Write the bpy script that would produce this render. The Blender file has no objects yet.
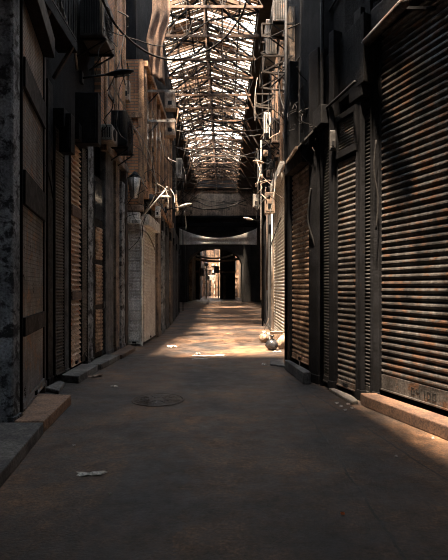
import bpy, bmesh, math, random
from mathutils import Vector, Matrix
random.seed(7)
S = bpy.context.scene
COL = S.collection
PI = math.pi
F, H, HOR = 480.0, 1.5, 287.0          # focal length in pixels, eye height, horizon row

def P(px, py, D):                      # a place in the street seen at that pixel, D metres ahead
    return Vector(((px-224)*D/F, D, H+(HOR-py)*D/F))

# ------------------------------------------------------------------ materials
def new_mat(name):
    m = bpy.data.materials.new(name); m.use_nodes = True
    nt = m.node_tree; nt.nodes.clear()
    out = nt.nodes.new('ShaderNodeOutputMaterial'); b = nt.nodes.new('ShaderNodeBsdfPrincipled')
    nt.links.new(b.outputs[0], out.inputs[0])
    return m, nt, b
def N(nt, t, **kw):
    n = nt.nodes.new(t)
    for k, v in kw.items(): setattr(n, k, v)
    return n
def ramp(nt, fac, stops):
    r = N(nt, 'ShaderNodeValToRGB'); e = r.color_ramp.elements
    e[0].position, e[0].color = stops[0][0], (*stops[0][1], 1)
    e[1].position, e[1].color = stops[-1][0], (*stops[-1][1], 1)
    for p, c in stops[1:-1]:
        x = e.new(p); x.color = (*c, 1)
    nt.links.new(fac, r.inputs[0]); return r.outputs[0]
def mixc(nt, f, a, b, mode='MIX'):
    m = N(nt, 'ShaderNodeMix', data_type='RGBA', blend_type=mode)
    for s, v in ((m.inputs[0], f), (m.inputs[6], a), (m.inputs[7], b)):
        if isinstance(v, (int, float)): s.default_value = v
        elif isinstance(v, tuple): s.default_value = (*v, 1)
        else: nt.links.new(v, s)
    return m.outputs[2]
def noise(nt, vec, scale, detail=6, rough=.6, dist=0):
    n = N(nt, 'ShaderNodeTexNoise'); n.inputs['Scale'].default_value = scale
    n.inputs['Detail'].default_value = detail; n.inputs['Roughness'].default_value = rough
    n.inputs['Distortion'].default_value = dist
    nt.links.new(vec, n.inputs['Vector']); return n.outputs[0]
def mapping(nt, vec, sc=(1,1,1), loc=(0,0,0), rot=(0,0,0)):
    m = N(nt, 'ShaderNodeMapping'); m.inputs['Scale'].default_value = sc
    m.inputs['Location'].default_value = loc; m.inputs['Rotation'].default_value = rot
    nt.links.new(vec, m.inputs[0]); return m.outputs[0]
def grime(name, a, b, rust=None, rust_at=.6, scale=2.0, rough=.7, metal=0.0, bump=.3, streak=.5, seed=0, grain=40, spec=.5):
    """worn surface: base a, dirt b, optional rust patches (painted sun on the boards), vertical run-down streaks"""
    m, nt, bs = new_mat(name)
    co = N(nt, 'ShaderNodeTexCoord').outputs['Object']
    v = mapping(nt, co, loc=(seed*3.1, seed*1.7, seed*.9))
    n1 = noise(nt, v, scale, 8, .65)
    col = ramp(nt, n1, [(.40, b), (.58, a)])
    n2 = noise(nt, mapping(nt, v, sc=(14, 14, .7)), 1.0, 5, .6)
    s = ramp(nt, n2, [(.4, (1-streak,)*3), (.65, (1, 1, 1))])
    col = mixc(nt, 1.0, col, s, 'MULTIPLY')
    n3 = noise(nt, v, scale*2.3, 10, .7, .4)
    if rust:
        f = ramp(nt, n3, [(rust_at-.05, (0,0,0)), (rust_at+.03, (1,1,1))])
        col = mixc(nt, f, col, rust)
    n4 = noise(nt, v, grain, 4, .6)
    col = mixc(nt, .6, col, ramp(nt, n4, [(.36, (.25,.25,.25)), (.62, (1.35,1.35,1.35))]), 'MULTIPLY')
    nt.links.new(col, bs.inputs['Base Color'])
    bs.inputs['Metallic'].default_value = metal; bs.inputs['Specular IOR Level'].default_value = spec
    r = ramp(nt, n3, [(.3, (max(rough-.15,.05),)*3), (.7, (min(rough+.15,1),)*3)])
    nt.links.new(r, bs.inputs['Roughness'])
    if bump:
        bp = N(nt, 'ShaderNodeBump'); bp.inputs['Strength'].default_value = bump; bp.inputs['Distance'].default_value = .02
        ad = N(nt, 'ShaderNodeMath', operation='ADD'); nt.links.new(n3, ad.inputs[0]); nt.links.new(n4, ad.inputs[1])
        nt.links.new(ad.outputs[0], bp.inputs['Height']); nt.links.new(bp.outputs[0], bs.inputs['Normal'])
    return m
def brick_mat(name, c1, c2, mortar, local=True, bw=.22, bh=.075):
    m, nt, bs = new_mat(name)
    co = N(nt, 'ShaderNodeTexCoord').outputs['Object']
    sp = N(nt, 'ShaderNodeSeparateXYZ'); nt.links.new(co, sp.inputs[0])
    cb = N(nt, 'ShaderNodeCombineXYZ')
    nt.links.new(sp.outputs[0 if local else 1], cb.inputs[0]); nt.links.new(sp.outputs[2], cb.inputs[1])
    br = N(nt, 'ShaderNodeTexBrick'); nt.links.new(cb.outputs[0], br.inputs['Vector'])
    br.inputs['Color1'].default_value = (*c1, 1); br.inputs['Color2'].default_value = (*c2, 1); br.inputs['Mortar'].default_value = (*mortar, 1)
    br.inputs['Scale'].default_value = 1; br.inputs['Brick Width'].default_value = bw; br.inputs['Row Height'].default_value = bh
    br.inputs['Mortar Size'].default_value = .012; br.inputs['Mortar Smooth'].default_value = .2
    n = noise(nt, co, 1.3, 8, .7); n2 = noise(nt, mapping(nt, co, sc=(5,5,.5)), 1, 5)
    col = mixc(nt, .9, br.outputs[0], ramp(nt, n, [(.3, (.25,.24,.23)), (.65, (1.1,1.05,1))]), 'MULTIPLY')
    col = mixc(nt, .7, col, ramp(nt, n2, [(.35, (.3,.3,.3)), (.6, (1,1,1))]), 'MULTIPLY')
    nt.links.new(col, bs.inputs['Base Color']); bs.inputs['Roughness'].default_value = .9
    bp = N(nt, 'ShaderNodeBump'); bp.inputs['Strength'].default_value = .5; bp.inputs['Distance'].default_value = .02
    nt.links.new(br.outputs['Fac'], bp.inputs['Height']); bp.invert = True; nt.links.new(bp.outputs[0], bs.inputs['Normal'])
    return m

M = {}
M['concrete'] = grime('peeling_concrete', (.30,.31,.315), (.13,.135,.14), (.012,.012,.012), .53, 2.6, .8, 0, .6, .3, 1)
M['pillar'] = grime('pillar_plaster', (.11,.105,.10), (.035,.033,.031), (.02,.018,.016), .62, 3.0, .85, 0, .5, .5, 2)
M['pillar_warm'] = grime('pillar_warm_plaster', (.27,.19,.13), (.08,.055,.04), (.03,.02,.015), .62, 3.5, .85, 0, .5, .5, 3)
M['darkwall'] = grime('dark_wall', (.014,.013,.013), (.006,.0055,.006), None, .6, 1.5, .9, 0, .5, .5, 4, 40, .1)  # near-black colour stands in for the shaded void above the far shops
M['blackmetal'] = grime('black_metal', (.012,.012,.0135), (.006,.006,.0065), (.022,.012,.007), .68, 4, .6, .0, .2, .3, 5, 40, .12)
M['greyshutter'] = grime('grey_shutter', (.22,.195,.175), (.07,.062,.056), (.15,.08,.045), .60, 2.4, .42, .55, .35, .45, 6)
M['nearshutter'] = grime('dark_grey_shutter', (.14,.128,.118), (.042,.039,.037), (.10,.052,.03), .56, 2.2, .42, .5, .4, .5, 7)
M['brownshutter'] = grime('brown_shutter', (.50,.33,.21), (.17,.105,.065), (.09,.045,.02), .58, 3, .5, .25, .3, .45, 8)
M['orangeshutter'] = grime('tan_shutter', (.80,.60,.44), (.34,.22,.15), (.5,.16,.05), .63, 1.6, .5, .2, .3, .4, 9)
M['whiteshutter'] = grime('off_white_shutter', (.80,.70,.58), (.42,.33,.25), (.22,.12,.07), .62, 3, .55, .1, .3, .5, 10)
M['paleshutter'] = grime('pale_shutter', (.74,.70,.63), (.48,.43,.37), (.25,.18,.12), .72, 3, .5, .1, .2, .3, 11)
M['darkshutter'] = grime('sooty_shutter', (.075,.07,.066), (.03,.028,.026), None, .6, 3, .5, .4, .3, .4, 12)
M['wood'] = grime('old_wood', (.12,.075,.048), (.035,.022,.015), (.03,.018,.012), .64, 2, .8, 0, .4, .6, 13)
M['boards'] = grime('weathered_boards_painted_sun', (.26,.245,.235), (.07,.068,.068), (.30,.17,.10), .58, 1.7, .38, .2, .35, .6, 14)  # brown patch colour stands in for sun streaks on the tall shutter
M['beam'] = grime('roof_timber', (.24,.14,.085), (.10,.06,.04), None, .6, 2, .85, 0, .3, .3, 15)
M['darkbeam'] = grime('dark_roof_timber', (.07,.045,.03), (.025,.018,.013), None, .6, 2, .85, 0, .3, .3, 16)
M['slat'] = grime('roof_slat', (.60,.42,.29), (.25,.16,.10), None, .6, 2, .85, 0, .3, .3, 17)
M['plaster'] = grime('brown_plaster', (.50,.34,.23), (.20,.14,.10), (.035,.026,.02), .6, .9, .9, 0, .6, .5, 18, 18)
M['stone'] = grime('step_stone', (.17,.15,.13), (.07,.062,.056), (.03,.026,.024), .66, 3, .8, 0, .5, .1, 19)
M['redstone'] = grime('reddish_step_stone', (.12,.065,.038), (.06,.032,.02), (.05,.028,.018), .6, 2.5, .75, 0, .5, .1, 20)
M['brownstone'] = grime('brown_step_stone', (.30,.17,.10), (.14,.08,.05), (.06,.035,.02), .62, 2.5, .7, 0, .4, .1, 41)
M['acbody'] = grime('unit_casing', (.34,.31,.27), (.16,.14,.12), (.12,.06,.03), .66, 3, .5, .1, .15, .4, 21)
M['tanbox'] = grime('tan_box_casing', (.48,.34,.24), (.26,.17,.115), (.10,.05,.03), .66, 4, .6, .1, .2, .4, 22)
M['whitebox'] = grime('white_box_casing', (.85,.80,.72), (.5,.45,.38), (.15,.09,.05), .68, 4, .5, .1, .15, .4, 23)
M['cable'] = grime('black_cable', (.02,.019,.018), (.012,.011,.011), None, .6, 5, .9, 0, 0, .1, 24, 40, .1)
M['palecable'] = grime('pale_cable', (.28,.24,.19), (.15,.12,.1), None, .6, 5, .5, 0, 0, .1, 25)
M['cloth'] = grime('brown_cloth', (.24,.14,.09), (.10,.06,.04), (.05,.03,.02), .63, 1.6, .95, 0, .3, .35, 26)
M['canvas'] = grime('grey_canvas', (.62,.57,.5), (.40,.36,.32), None, .6, 1.2, .95, 0, .3, .3, 27)
M['lamp'] = grime('lamp_casing', (.30,.22,.15), (.15,.10,.07), None, .6, 3, .4, .3, .1, .2, 28)
M['paper'] = grime('crumpled_paper', (.78,.72,.64), (.5,.44,.37), None, .6, 8, .9, 0, .2, .05, 29)
M['bag'] = grime('black_plastic', (.02,.02,.022), (.01,.01,.011), None, .6, 5, .28, 0, .3, .1, 30)
M['iron'] = grime('cast_iron', (.15,.11,.08), (.07,.05,.04), (.09,.05,.03), .6, 6, .6, .2, .5, .1, 31)
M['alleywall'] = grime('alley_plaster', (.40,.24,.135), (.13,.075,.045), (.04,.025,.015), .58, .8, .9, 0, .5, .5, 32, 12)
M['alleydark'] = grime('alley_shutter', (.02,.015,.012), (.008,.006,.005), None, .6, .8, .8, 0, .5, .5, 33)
M['orange'] = grime('orange_plastic', (.8,.22,.04), (.55,.14,.03), None, .6, 5, .5, 0, 0, .1, 34)
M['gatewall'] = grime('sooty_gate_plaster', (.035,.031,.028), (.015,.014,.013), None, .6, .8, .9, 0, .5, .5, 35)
M['brick'] = brick_mat('warm_brick', (.62,.29,.13), (.44,.19,.09), (.22,.16,.11))
M['bay'] = grime('orange_brown_timber', (.55,.30,.15), (.22,.115,.06), (.05,.03,.02), .66, 2.5, .8, 0, .4, .6, 40)
M['brickw'] = brick_mat('wall_brick', (.26,.14,.08), (.17,.09,.055), (.10,.08,.06), local=False)
m, nt, bs = new_mat('glass_dark'); bs.inputs['Base Color'].default_value = (.02,.022,.025,1); bs.inputs['Roughness'].default_value = .12
M['glass'] = m

# asphalt
m, nt, bs = new_mat('asphalt')
co = N(nt, 'ShaderNodeTexCoord').outputs['Object']
n1 = noise(nt, co, .7, 9, .66, .3); n2 = noise(nt, co, 3.4, 8, .7); n3 = noise(nt, co, 38, 5, .75)
n5 = noise(nt, mapping(nt, co, sc=(1.6,.35,1)), 1.4, 6, .6)
col = ramp(nt, n1, [(.38, (.018,.015,.014)), (.5, (.066,.043,.029)), (.62, (.165,.095,.053))])
col = mixc(nt, .8, col, ramp(nt, n2, [(.38, (.35,.34,.34)), (.6, (1.25,1.2,1.15))]), 'MULTIPLY')
col = mixc(nt, .6, col, ramp(nt, n5, [(.35, (.5,.48,.47)), (.62, (1.2,1.18,1.15))]), 'MULTIPLY')
col = mixc(nt, .8, col, ramp(nt, n3, [(.38, (.4,.4,.4)), (.64, (1.7,1.65,1.6))]), 'MULTIPLY')
# a re-laid darker patch and tar seams along the street
sp = N(nt, 'ShaderNodeSeparateXYZ'); nt.links.new(co, sp.inputs[0])
def math_(op, a, b=None, c=None):
    q = N(nt, 'ShaderNodeMath', operation=op)
    for i, v in enumerate((a, b, c)):
        if v is None: continue
        if isinstance(v, (int, float)): q.inputs[i].default_value = v
        else: nt.links.new(v, q.inputs[i])
    return q.outputs[0]
wob = math_('MULTIPLY', math_('SUBTRACT', n2, .5), .35)
xx = math_('ADD', sp.outputs[0], wob); yy = math_('ADD', sp.outputs[1], wob)
inx = math_('MULTIPLY', math_('GREATER_THAN', xx, -.82), math_('LESS_THAN', xx, -.28))
iny = math_('MULTIPLY', math_('GREATER_THAN', yy, 1.2), math_('LESS_THAN', yy, 4.15))
col = mixc(nt, math_('MULTIPLY', math_('MULTIPLY', inx, iny), .55), col, (.028,.027,.027))
# seam: line from (1.15,7.9) to (1.75,4.2)
sl = math_('ADD', sp.outputs[0], math_('MULTIPLY', sp.outputs[1], .16))
d1 = math_('ABSOLUTE', math_('SUBTRACT', math_('ADD', sl, math_('MULTIPLY', wob, .25)), 2.33))
seam = math_('MULTIPLY', math_('LESS_THAN', d1, .012), math_('LESS_THAN', sp.outputs[1], 8.6))
d2 = math_('ABSOLUTE', math_('SUBTRACT', math_('ADD', sp.outputs[0], math_('MULTIPLY', wob, .3)), 1.0))
seam2 = math_('MULTIPLY', math_('LESS_THAN', d2, .010), math_('LESS_THAN', sp.outputs[1], 7.6))
d3 = math_('ABSOLUTE', math_('SUBTRACT', yy, 9.2)); seam3 = math_('LESS_THAN', d3, .02)
seams = math_('MINIMUM', math_('ADD', math_('ADD', seam, seam2), seam3), 1.0)
col = mixc(nt, math_('MULTIPLY', seams, .8), col, (.012,.011,.011))
n6 = noise(nt, mapping(nt, co, rot=(0,0,.2)), 9, 8, .75)
col = mixc(nt, .7, col, ramp(nt, n6, [(.38, (.45,.44,.43)), (.62, (1.35,1.3,1.27))]), 'MULTIPLY')
nt.links.new(col, bs.inputs['Base Color'])
nt.links.new(ramp(nt, n2, [(.3, (.42,)*3), (.7, (.8,)*3)]), bs.inputs['Roughness'])
bp = N(nt, 'ShaderNodeBump'); bp.inputs['Strength'].default_value = .9; bp.inputs['Distance'].default_value = .02
hh = math_('SUBTRACT', math_('ADD', math_('MULTIPLY', n2, .9), math_('MULTIPLY', n3, .5)), math_('MULTIPLY', seams, .5))
nt.links.new(hh, bp.inputs['Height']); nt.links.new(bp.outputs[0], bs.inputs['Normal'])
M['asphalt'] = m

# ------------------------------------------------------------------ mesh builder
class MB:
    def __init__(s): s.v = []; s.f = []; s.sm = []
    def add(s, vs, fs, smooth=False):
        o = len(s.v); s.v += [tuple(x) for x in vs]; s.f += [tuple(i+o for i in f) for f in fs]; s.sm += [smooth]*len(fs); return s
    def box(s, x0, x1, y0, y1, z0, z1):
        return s.add([(x0,y0,z0),(x1,y0,z0),(x1,y1,z0),(x0,y1,z0),(x0,y0,z1),(x1,y0,z1),(x1,y1,z1),(x0,y1,z1)],
                     [(0,3,2,1),(4,5,6,7),(0,1,5,4),(1,2,6,5),(2,3,7,6),(3,0,4,7)])
    def bar(s, p, q, w=.03, h=None, up=(0,0,1)):
        p, q = Vector(p), Vector(q); h = h or w; d = (q-p).normalized(); u = Vector(up)
        if abs(d.dot(u)) > .98: u = Vector((0,1,0))
        a = d.cross(u).normalized()*w/2; b = a.cross(d).normalized()*h/2
        return s.add([p-a-b,p+a-b,p+a+b,p-a+b,q-a-b,q+a-b,q+a+b,q-a+b],
                     [(0,3,2,1),(4,5,6,7),(0,1,5,4),(1,2,6,5),(2,3,7,6),(3,0,4,7)])
    def tube(s, pts, r=.01, n=6, rads=None):
        pts = [Vector(p) for p in pts]; vs = []; fs = []
        prev = None
        for i, p in enumerate(pts):
            d = (pts[min(i+1, len(pts)-1)]-pts[max(i-1, 0)]).normalized()
            if prev is None:
                u = Vector((0,0,1)) if abs(d.z) < .9 else Vector((1,0,0)); a = d.cross(u).normalized()
            else:
                a = (prev-d*prev.dot(d)); a = a.normalized() if a.length > 1e-6 else d.orthogonal().normalized()
            prev = a; b = d.cross(a); rr = rads[i] if rads else r
            for k in range(n):
                t = 2*PI*k/n; vs.append(p+a*math.cos(t)*rr+b*math.sin(t)*rr)
        for i in range(len(pts)-1):
            for k in range(n):
                fs.append((i*n+k, i*n+(k+1) % n, (i+1)*n+(k+1) % n, (i+1)*n+k))
        fs.append(tuple(range(n))[::-1]); fs.append(tuple((len(pts)-1)*n+k for k in range(n)))
        return s.add(vs, fs, True)
    def ring(s, c, r, rt, axis='y', n=20, m=5):
        pts = []
        vs = []; fs = []
        for i in range(n):
            t = 2*PI*i/n
            for j in range(m):
                u = 2*PI*j/m; R = r+rt*math.cos(u); w = rt*math.sin(u)
                if axis == 'y': v = (R*math.cos(t), w, R*math.sin(t))
                elif axis == 'z': v = (R*math.cos(t), R*math.sin(t), w)
                else: v = (w, R*math.cos(t), R*math.sin(t))
                vs.append((c[0]+v[0], c[1]+v[1], c[2]+v[2]))
        for i in range(n):
            for j in range(m):
                fs.append((i*m+j, ((i+1) % n)*m+j, ((i+1) % n)*m+(j+1) % m, i*m+(j+1) % m))
        return s.add(vs, fs, True)
    def prism(s, poly, z0, z1):
        n = len(poly); vs = [(x,y,z0) for x,y in poly]+[(x,y,z1) for x,y in poly]
        fs = [tuple(range(n))[::-1], tuple(range(n, 2*n))]+[(i,(i+1) % n,(i+1) % n+n,i+n) for i in range(n)]
        return s.add(vs, fs)
    def lathe(s, prof, c=(0,0,0), n=20, axis='z', sq=(1,1)):
        vs = []; fs = []
        for r, h in prof:
            for k in range(n):
                t = 2*PI*k/n; a, b = r*math.cos(t)*sq[0], r*math.sin(t)*sq[1]
                v = (a,b,h) if axis == 'z' else ((h,a,b) if axis == 'x' else (a,h,b))
                vs.append((c[0]+v[0], c[1]+v[1], c[2]+v[2]))
        for i in range(len(prof)-1):
            for k in range(n): fs.append((i*n+k, i*n+(k+1) % n, (i+1)*n+(k+1) % n, (i+1)*n+k))
        fs.append(tuple(range(n))[::-1]); fs.append(tuple((len(prof)-1)*n+k for k in range(n)))
        return s.add(vs, fs, True)
    def build(s, name, mat, parent=None, bevel=0, loc=None, rz=0):
        me = bpy.data.meshes.new(name); me.from_pydata(s.v, [], s.f); me.validate()
        me.polygons.foreach_set('use_smooth', s.sm[:len(me.polygons)] if len(s.sm) == len(me.polygons) else [False]*len(me.polygons))
        bm = bmesh.new(); bm.from_mesh(me); bmesh.ops.recalc_face_normals(bm, faces=bm.faces); bm.to_mesh(me); bm.free()
        me.materials.append(M[mat] if isinstance(mat, str) else mat)
        o = bpy.data.objects.new(name, me); COL.objects.link(o)
        if parent: o.parent = parent
        if loc is not None: o.location = loc; o.rotation_euler = (0,0,rz)
        if bevel:
            b = o.modifiers.new('soft_edges', 'BEVEL'); b.width = bevel; b.segments = 2; b.limit_method = 'ANGLE'
        return o

def tag(o, label, cat, group=None, kind=None):
    if label: o['label'] = label
    if cat: o['category'] = cat
    if group: o['group'] = group
    if kind: o['kind'] = kind
    return o
def struct(o):
    o['kind'] = 'structure'; return o
def root(name, label, cat, loc, rz=0, group=None):
    o = bpy.data.objects.new(name, None); o.empty_display_size = .2; COL.objects.link(o)
    o.location = loc; o.rotation_euler = (0,0,rz); return tag(o, label, cat, group)
def frame(A, B):
    A, B = Vector((A[0], A[1])), Vector((B[0], B[1])); d = B-A
    return A, d.length, math.atan2(d.y, d.x)
def rebase(mb, o):                     # mesh written in world metres -> local to a point
    o = Vector(o); mb.v = [(x-o.x, y-o.y, z-o.z) for x, y, z in mb.v]; return mb

# ------------------------------------------------------------------ shutters
def curtain_mb(x0, x1, z0, z1, pitch, depth, prof='bulge'):
    n = max(1, round((z1-z0)/pitch)); p = (z1-z0)/n; zs = []
    for i in range(n):
        z = z0+i*p
        if prof == 'bulge': tt = [(0,0),(.10,.35),(.25,.8),(.45,1),(.65,.9),(.82,.55),(.93,.1)]
        elif prof == 'flat': tt = [(0,0),(.05,1),(.88,1),(.93,0)]
        else: tt = [(0,0),(.12,1),(.5,.55),(.9,.05)]
        zs += [(z+a*p, -b*depth) for a, b in tt]
    zs.append((z1, 0))
    mb = MB(); vs = []; fs = []
    for z, y in zs: vs += [(x0,y,z),(x1,y,z)]
    k = len(zs); fs = [(2*i,2*i+1,2*i+3,2*i+2) for i in range(k-1)]
    b = len(vs); vs += [(x0,.02,z0),(x1,.02,z0),(x1,.02,z1),(x0,.02,z1)]
    fs += [(b,b+3,b+2,b+1), (b,b+1,1,0), (2*k-2,2*k-1,b+2,b+3)]
    fs.append(tuple([b]+[2*i for i in range(k)]+[b+3])); fs.append(tuple([b+1]+[2*i+1 for i in range(k)]+[b+2])[::-1])
    return mb.add(vs, fs)
def shutter(A, B, z0, z1, mat, label, pitch=.08, depth=.022, prof='bulge', rail=.035, railmat='blackmetal', bars=(), bar_mat='blackmetal',
            box=True, lock=True, group=None, barh=.09):
    a, W, rz = frame(A, B)
    e = root('roller_shutter', label, 'shutter', (a.x, a.y, 0), rz, group)
    curtain_mb(rail, W-rail, z0+barh, z1, pitch, depth, prof).build('curtain', mat, e)
    for x in (0, W-rail): MB().box(x, x+rail, -.026, .03, z0, z1+.02).build('guide_rail', railmat, e, .004)
    bb = MB().box(rail, W-rail, -.03, .02, z0, z0+barh).box(rail, W-rail, -.045, -.02, z0, z0+.02).build('bottom_bar', mat, e, .003)
    if lock:
        MB().box(W/2-.05, W/2+.05, -.055, -.03, z0+.02, z0+.07).build('lock', 'blackmetal', bb, .004)
    if box: MB().box(0, W, -.16, .03, z1, z1+.28).build('roller_box', railmat, e, .01)
    for (b0, b1, inset) in bars: MB().box(rail, W-rail, -.05, -.01, b0, b1).build('crossbar', bar_mat, e, .004)
    return e

EXPO = 1.0
# ------------------------------------------------------------------ ground
g = MB()
g.add([(-14,-30,0),(14,-30,0),(14,96,0),(-14,96,0)], [(0,1,2,3)]).add([(-14,-30,-.3),(14,-30,-.3),(14,96,-.3),(-14,96,-.3)], [(0,3,2,1)])
struct(g.build('road', 'asphalt'))

# ------------------------------------------------------------------ walls (setting)
LW = [(-2.72,-8),(-2.72,4.8),(-2.48,5.2),(-2.76,6.9),(-2.80,7.4),(-2.78,9.0),(-2.70,10.0),(-2.62,12.33),(-2.26,12.34),(-2.25,15.3),(-2.36,18.9),(-2.9,28.8),(-5.0,48)]
RW = [(3.6,-8),(3.55,2.6),(2.26,6.15),(2.14,6.45),(1.95,6.4),(1.76,7.0),(1.70,7.45),(1.56,7.6),(1.40,8.7),(1.40,8.86),(1.78,8.88),(1.74,12),(1.80,15),(2.05,23),(4.2,48)]
def wall(name, pts, out, z1, mat):
    n = len(pts); back = [(out, pts[-1][1]), (out, pts[0][1])]
    return struct(MB().prism(pts+back, 0, z1).build(name, mat))
wall('wall_left', LW[:8], -4.2, 9.6, 'darkwall')
wall('wall_left_far', LW[8:], -6.2, 11.3, 'darkwall')['kind'] = 'structure'
wall('wall_right', RW[:11], 5.2, 9.6, 'darkwall')
wall('wall_right_far', RW[10:], 6.0, 11.3, 'darkwall')
struct(MB().box(-4.4, -2.4, -8.3, -8, 0, 9.8).box(-.2, 5.4, -8.3, -8, 0, 9.8).box(-2.4, -.2, -8.3, -8, 3.2, 9.8).build('wall_back_added', 'darkwall'))  # unseen light blocker; opening added to light surfaces facing the camera
# unseen roof over the near stretch, its gap shaped to aim sun at shutters
struct(MB().box(-4.4, 5.4, -8.3, 1.2, 9.6, 9.9).prism([(-4.4,1.2),(1.05,1.2),(.30,6.6),(.30,7.4),(-4.4,7.4)], 9.6, 9.9).prism([(1.5,1.2),(5.4,1.2),(5.4,7.4),(.66,7.4),(.66,6.6),(.95,4.8),(1.4,4.4)], 9.6, 9.9).build('ceiling_added_slot', 'darkwall'))
# upper step up of the walls where the high roof starts
struct(MB().box(-4.2, -2.72, 7.4, 12.3, 9.6, 11.3).box(1.9, 5.2, 7.4, 12.0, 9.6, 11.3).box(-4.2, 5.2, 7.2, 7.4, 9.6, 11.3).build('wall_upper', 'darkwall'))

# ------------------------------------------------------------------ left shop fronts
p = root('concrete_pillar', 'peeling grey concrete pillar nearest the viewer, left of the tall boarded shutter', 'pillar', (-2.36, 5.0, 0))
MB().prism([(-.34,-.05),(.16,-.05),(.18,-.03),(.18,.12),(-.34,.12)], 0, 9.5).build('shaft', 'concrete', p)
MB().prism([(-.36,-.07),(.2,-.07),(.2,.13),(-.36,.13)], 0, .16).build('base', 'concrete', p, .01)

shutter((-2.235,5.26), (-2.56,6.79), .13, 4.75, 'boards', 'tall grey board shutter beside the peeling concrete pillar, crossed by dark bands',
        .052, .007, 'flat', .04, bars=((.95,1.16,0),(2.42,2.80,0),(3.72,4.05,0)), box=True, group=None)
def post(A, B, z1, mat, label, depth=.12, out=.012, name='pillar', cap=True, z0=0.0, group=None, cat='pillar'):
    a, W, rz = frame(A, B); e = root(name, label, cat, (a.x, a.y, 0), rz, group)
    MB().box(0, W, -out, depth, z0, z1).build('shaft', mat, e, .008)
    if cap: MB().box(-.015, W+.015, -out-.015, depth, z0, z0+.14).build('base', mat, e, .006)
    return e
post((-2.57,6.82), (-2.60,6.98), 4.9, 'wood', 'brown wooden door post just past the tall boarded shutter')
post((-2.62,7.12), (-2.64,7.38), 4.6, 'blackmetal', 'black steel post between brown wooden post and narrow dark grille')
shutter((-2.64,7.44), (-2.625,7.84), .12, 4.0, 'darkshutter', 'narrow sooty louvred shutter left of the tan striped shutter', .05, .02, 'bulge', .025, lock=False)
post((-2.62,7.88), (-2.615,8.05), 4.2, 'pillar', 'slim grey post at the near edge of the tan striped shutter')
shutter((-2.61,8.1), (-2.62,8.68), .14, 4.0, 'orangeshutter', 'tan and rust striped roller shutter on the left with wide curved slats', .085, .045, 'fin', .015,
        bars=((1.28,1.42,0),(2.72,2.90,0)), bar_mat='redstone')
# diamond mesh grille
a, W, rz = frame((-2.61,8.72), (-2.575,9.0))
e = root('folding_grille', 'diamond mesh steel grille right of the tan striped shutter', 'grille', (a.x, a.y, 0), rz)
MB().box(0, W, .01, .03, .12, 4.1).build('backing_sheet', 'darkshutter', e)
mm = MB(); z0, z1, pt = .12, 4.1, .055
c = z0-W
while c < z1:
    for sgn in (1, -1):
        pts = []
        for x in (0, W):
            z = c+x if sgn > 0 else c+W-x
            pts.append((x, z))
        if min(q[1] for q in pts) >= z0 and max(q[1] for q in pts) <= z1:
            mm.bar((pts[0][0], -.008 if sgn > 0 else -.016, pts[0][1]), (pts[1][0], -.008 if sgn > 0 else -.016, pts[1][1]), .008, .012)
    c += pt
mm.build('mesh', 'acbody', e)
MB().box(0, .025, -.03, .03, .12, 4.1).box(W-.025, W, -.03, .03, .12, 4.1).box(0, W, -.03, .03, 4.08, 4.14).build('frame', 'blackmetal', e)
post((-2.575,9.02), (-2.55,9.34), 4.3, 'concrete', 'grey blotched pillar right of the diamond mesh grille')
# dark door with slatted panels
a, W, rz = frame((-2.55,9.4), (-2.52,9.95))
e = root('shop_door', 'tall dark shop door with three slatted panels behind the blotched pillar', 'door', (a.x, a.y, 0), rz)
MB().box(0, W, 0, .06, .1, 3.7).build('leaf', 'blackmetal', e, .005)
for z0_, z1_ in ((.2,1.05),(1.15,1.95),(2.05,2.7)):
    curtain_mb(.07, W-.07, z0_, z1_, .075, .02).build('slatted_panel', 'brownshutter', e).location = (0,-.01,0)
MB().tube([(W-.05,-.01,1.05),(W-.05,-.05,1.07),(W-.05,-.05,1.2),(W-.05,-.01,1.22)], .008).build('handle', 'acbody', e)
MB().box(.05, W-.05, -.012, .0, 2.85, 3.6).build('fanlight', 'glass', e)
post((-2.50,10.1), (-2.47,10.68), 4.4, 'pillar', 'broad grey plaster pillar right of the tall dark shop door')
post((-2.45,10.85), (-2.44,11.15), 4.4, 'pillar_warm', 'warm brown plaster pillar second beyond the tall dark door')
post((-2.42,11.3), (-2.41,11.65), 4.0, 'concrete', 'pale grey pillar two before the off-white corner shutter')
post((-2.42,11.82), (-2.44,12.12), 4.6, 'wood', 'dark brown timber pillar touching the off-white corner shutter')
shutter((-2.43,12.2), (-2.12,12.2), .05, 3.1, 'paleshutter', 'off-white narrow shutter facing the viewer at the left building corner', .085, .035, 'fin', .02, 'whitebox', group=None)
post((-2.115,12.2), (-2.07,12.2), 3.3, 'whitebox', 'slim whitish corner post between the two off-white shutters', .12, .04, cap=False)
shutter((-2.09,12.40), (-2.07,14.3), .08, 3.1, 'paleshutter', 'off-white wide shutter on the street side of the left building corner', .085, .035, 'fin', .05, 'whitebox')
MB_ = MB().box(-2.62, -2.02, 12.06, 12.22, 3.42, 3.56)
tag(rebase(MB_, (-2.3,12.1,3.4)).build('ledge', 'tanbox', None, .01, (-2.3,12.1,3.4)), 'tan stone ledge above the off-white corner shutter', 'ledge')
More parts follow.
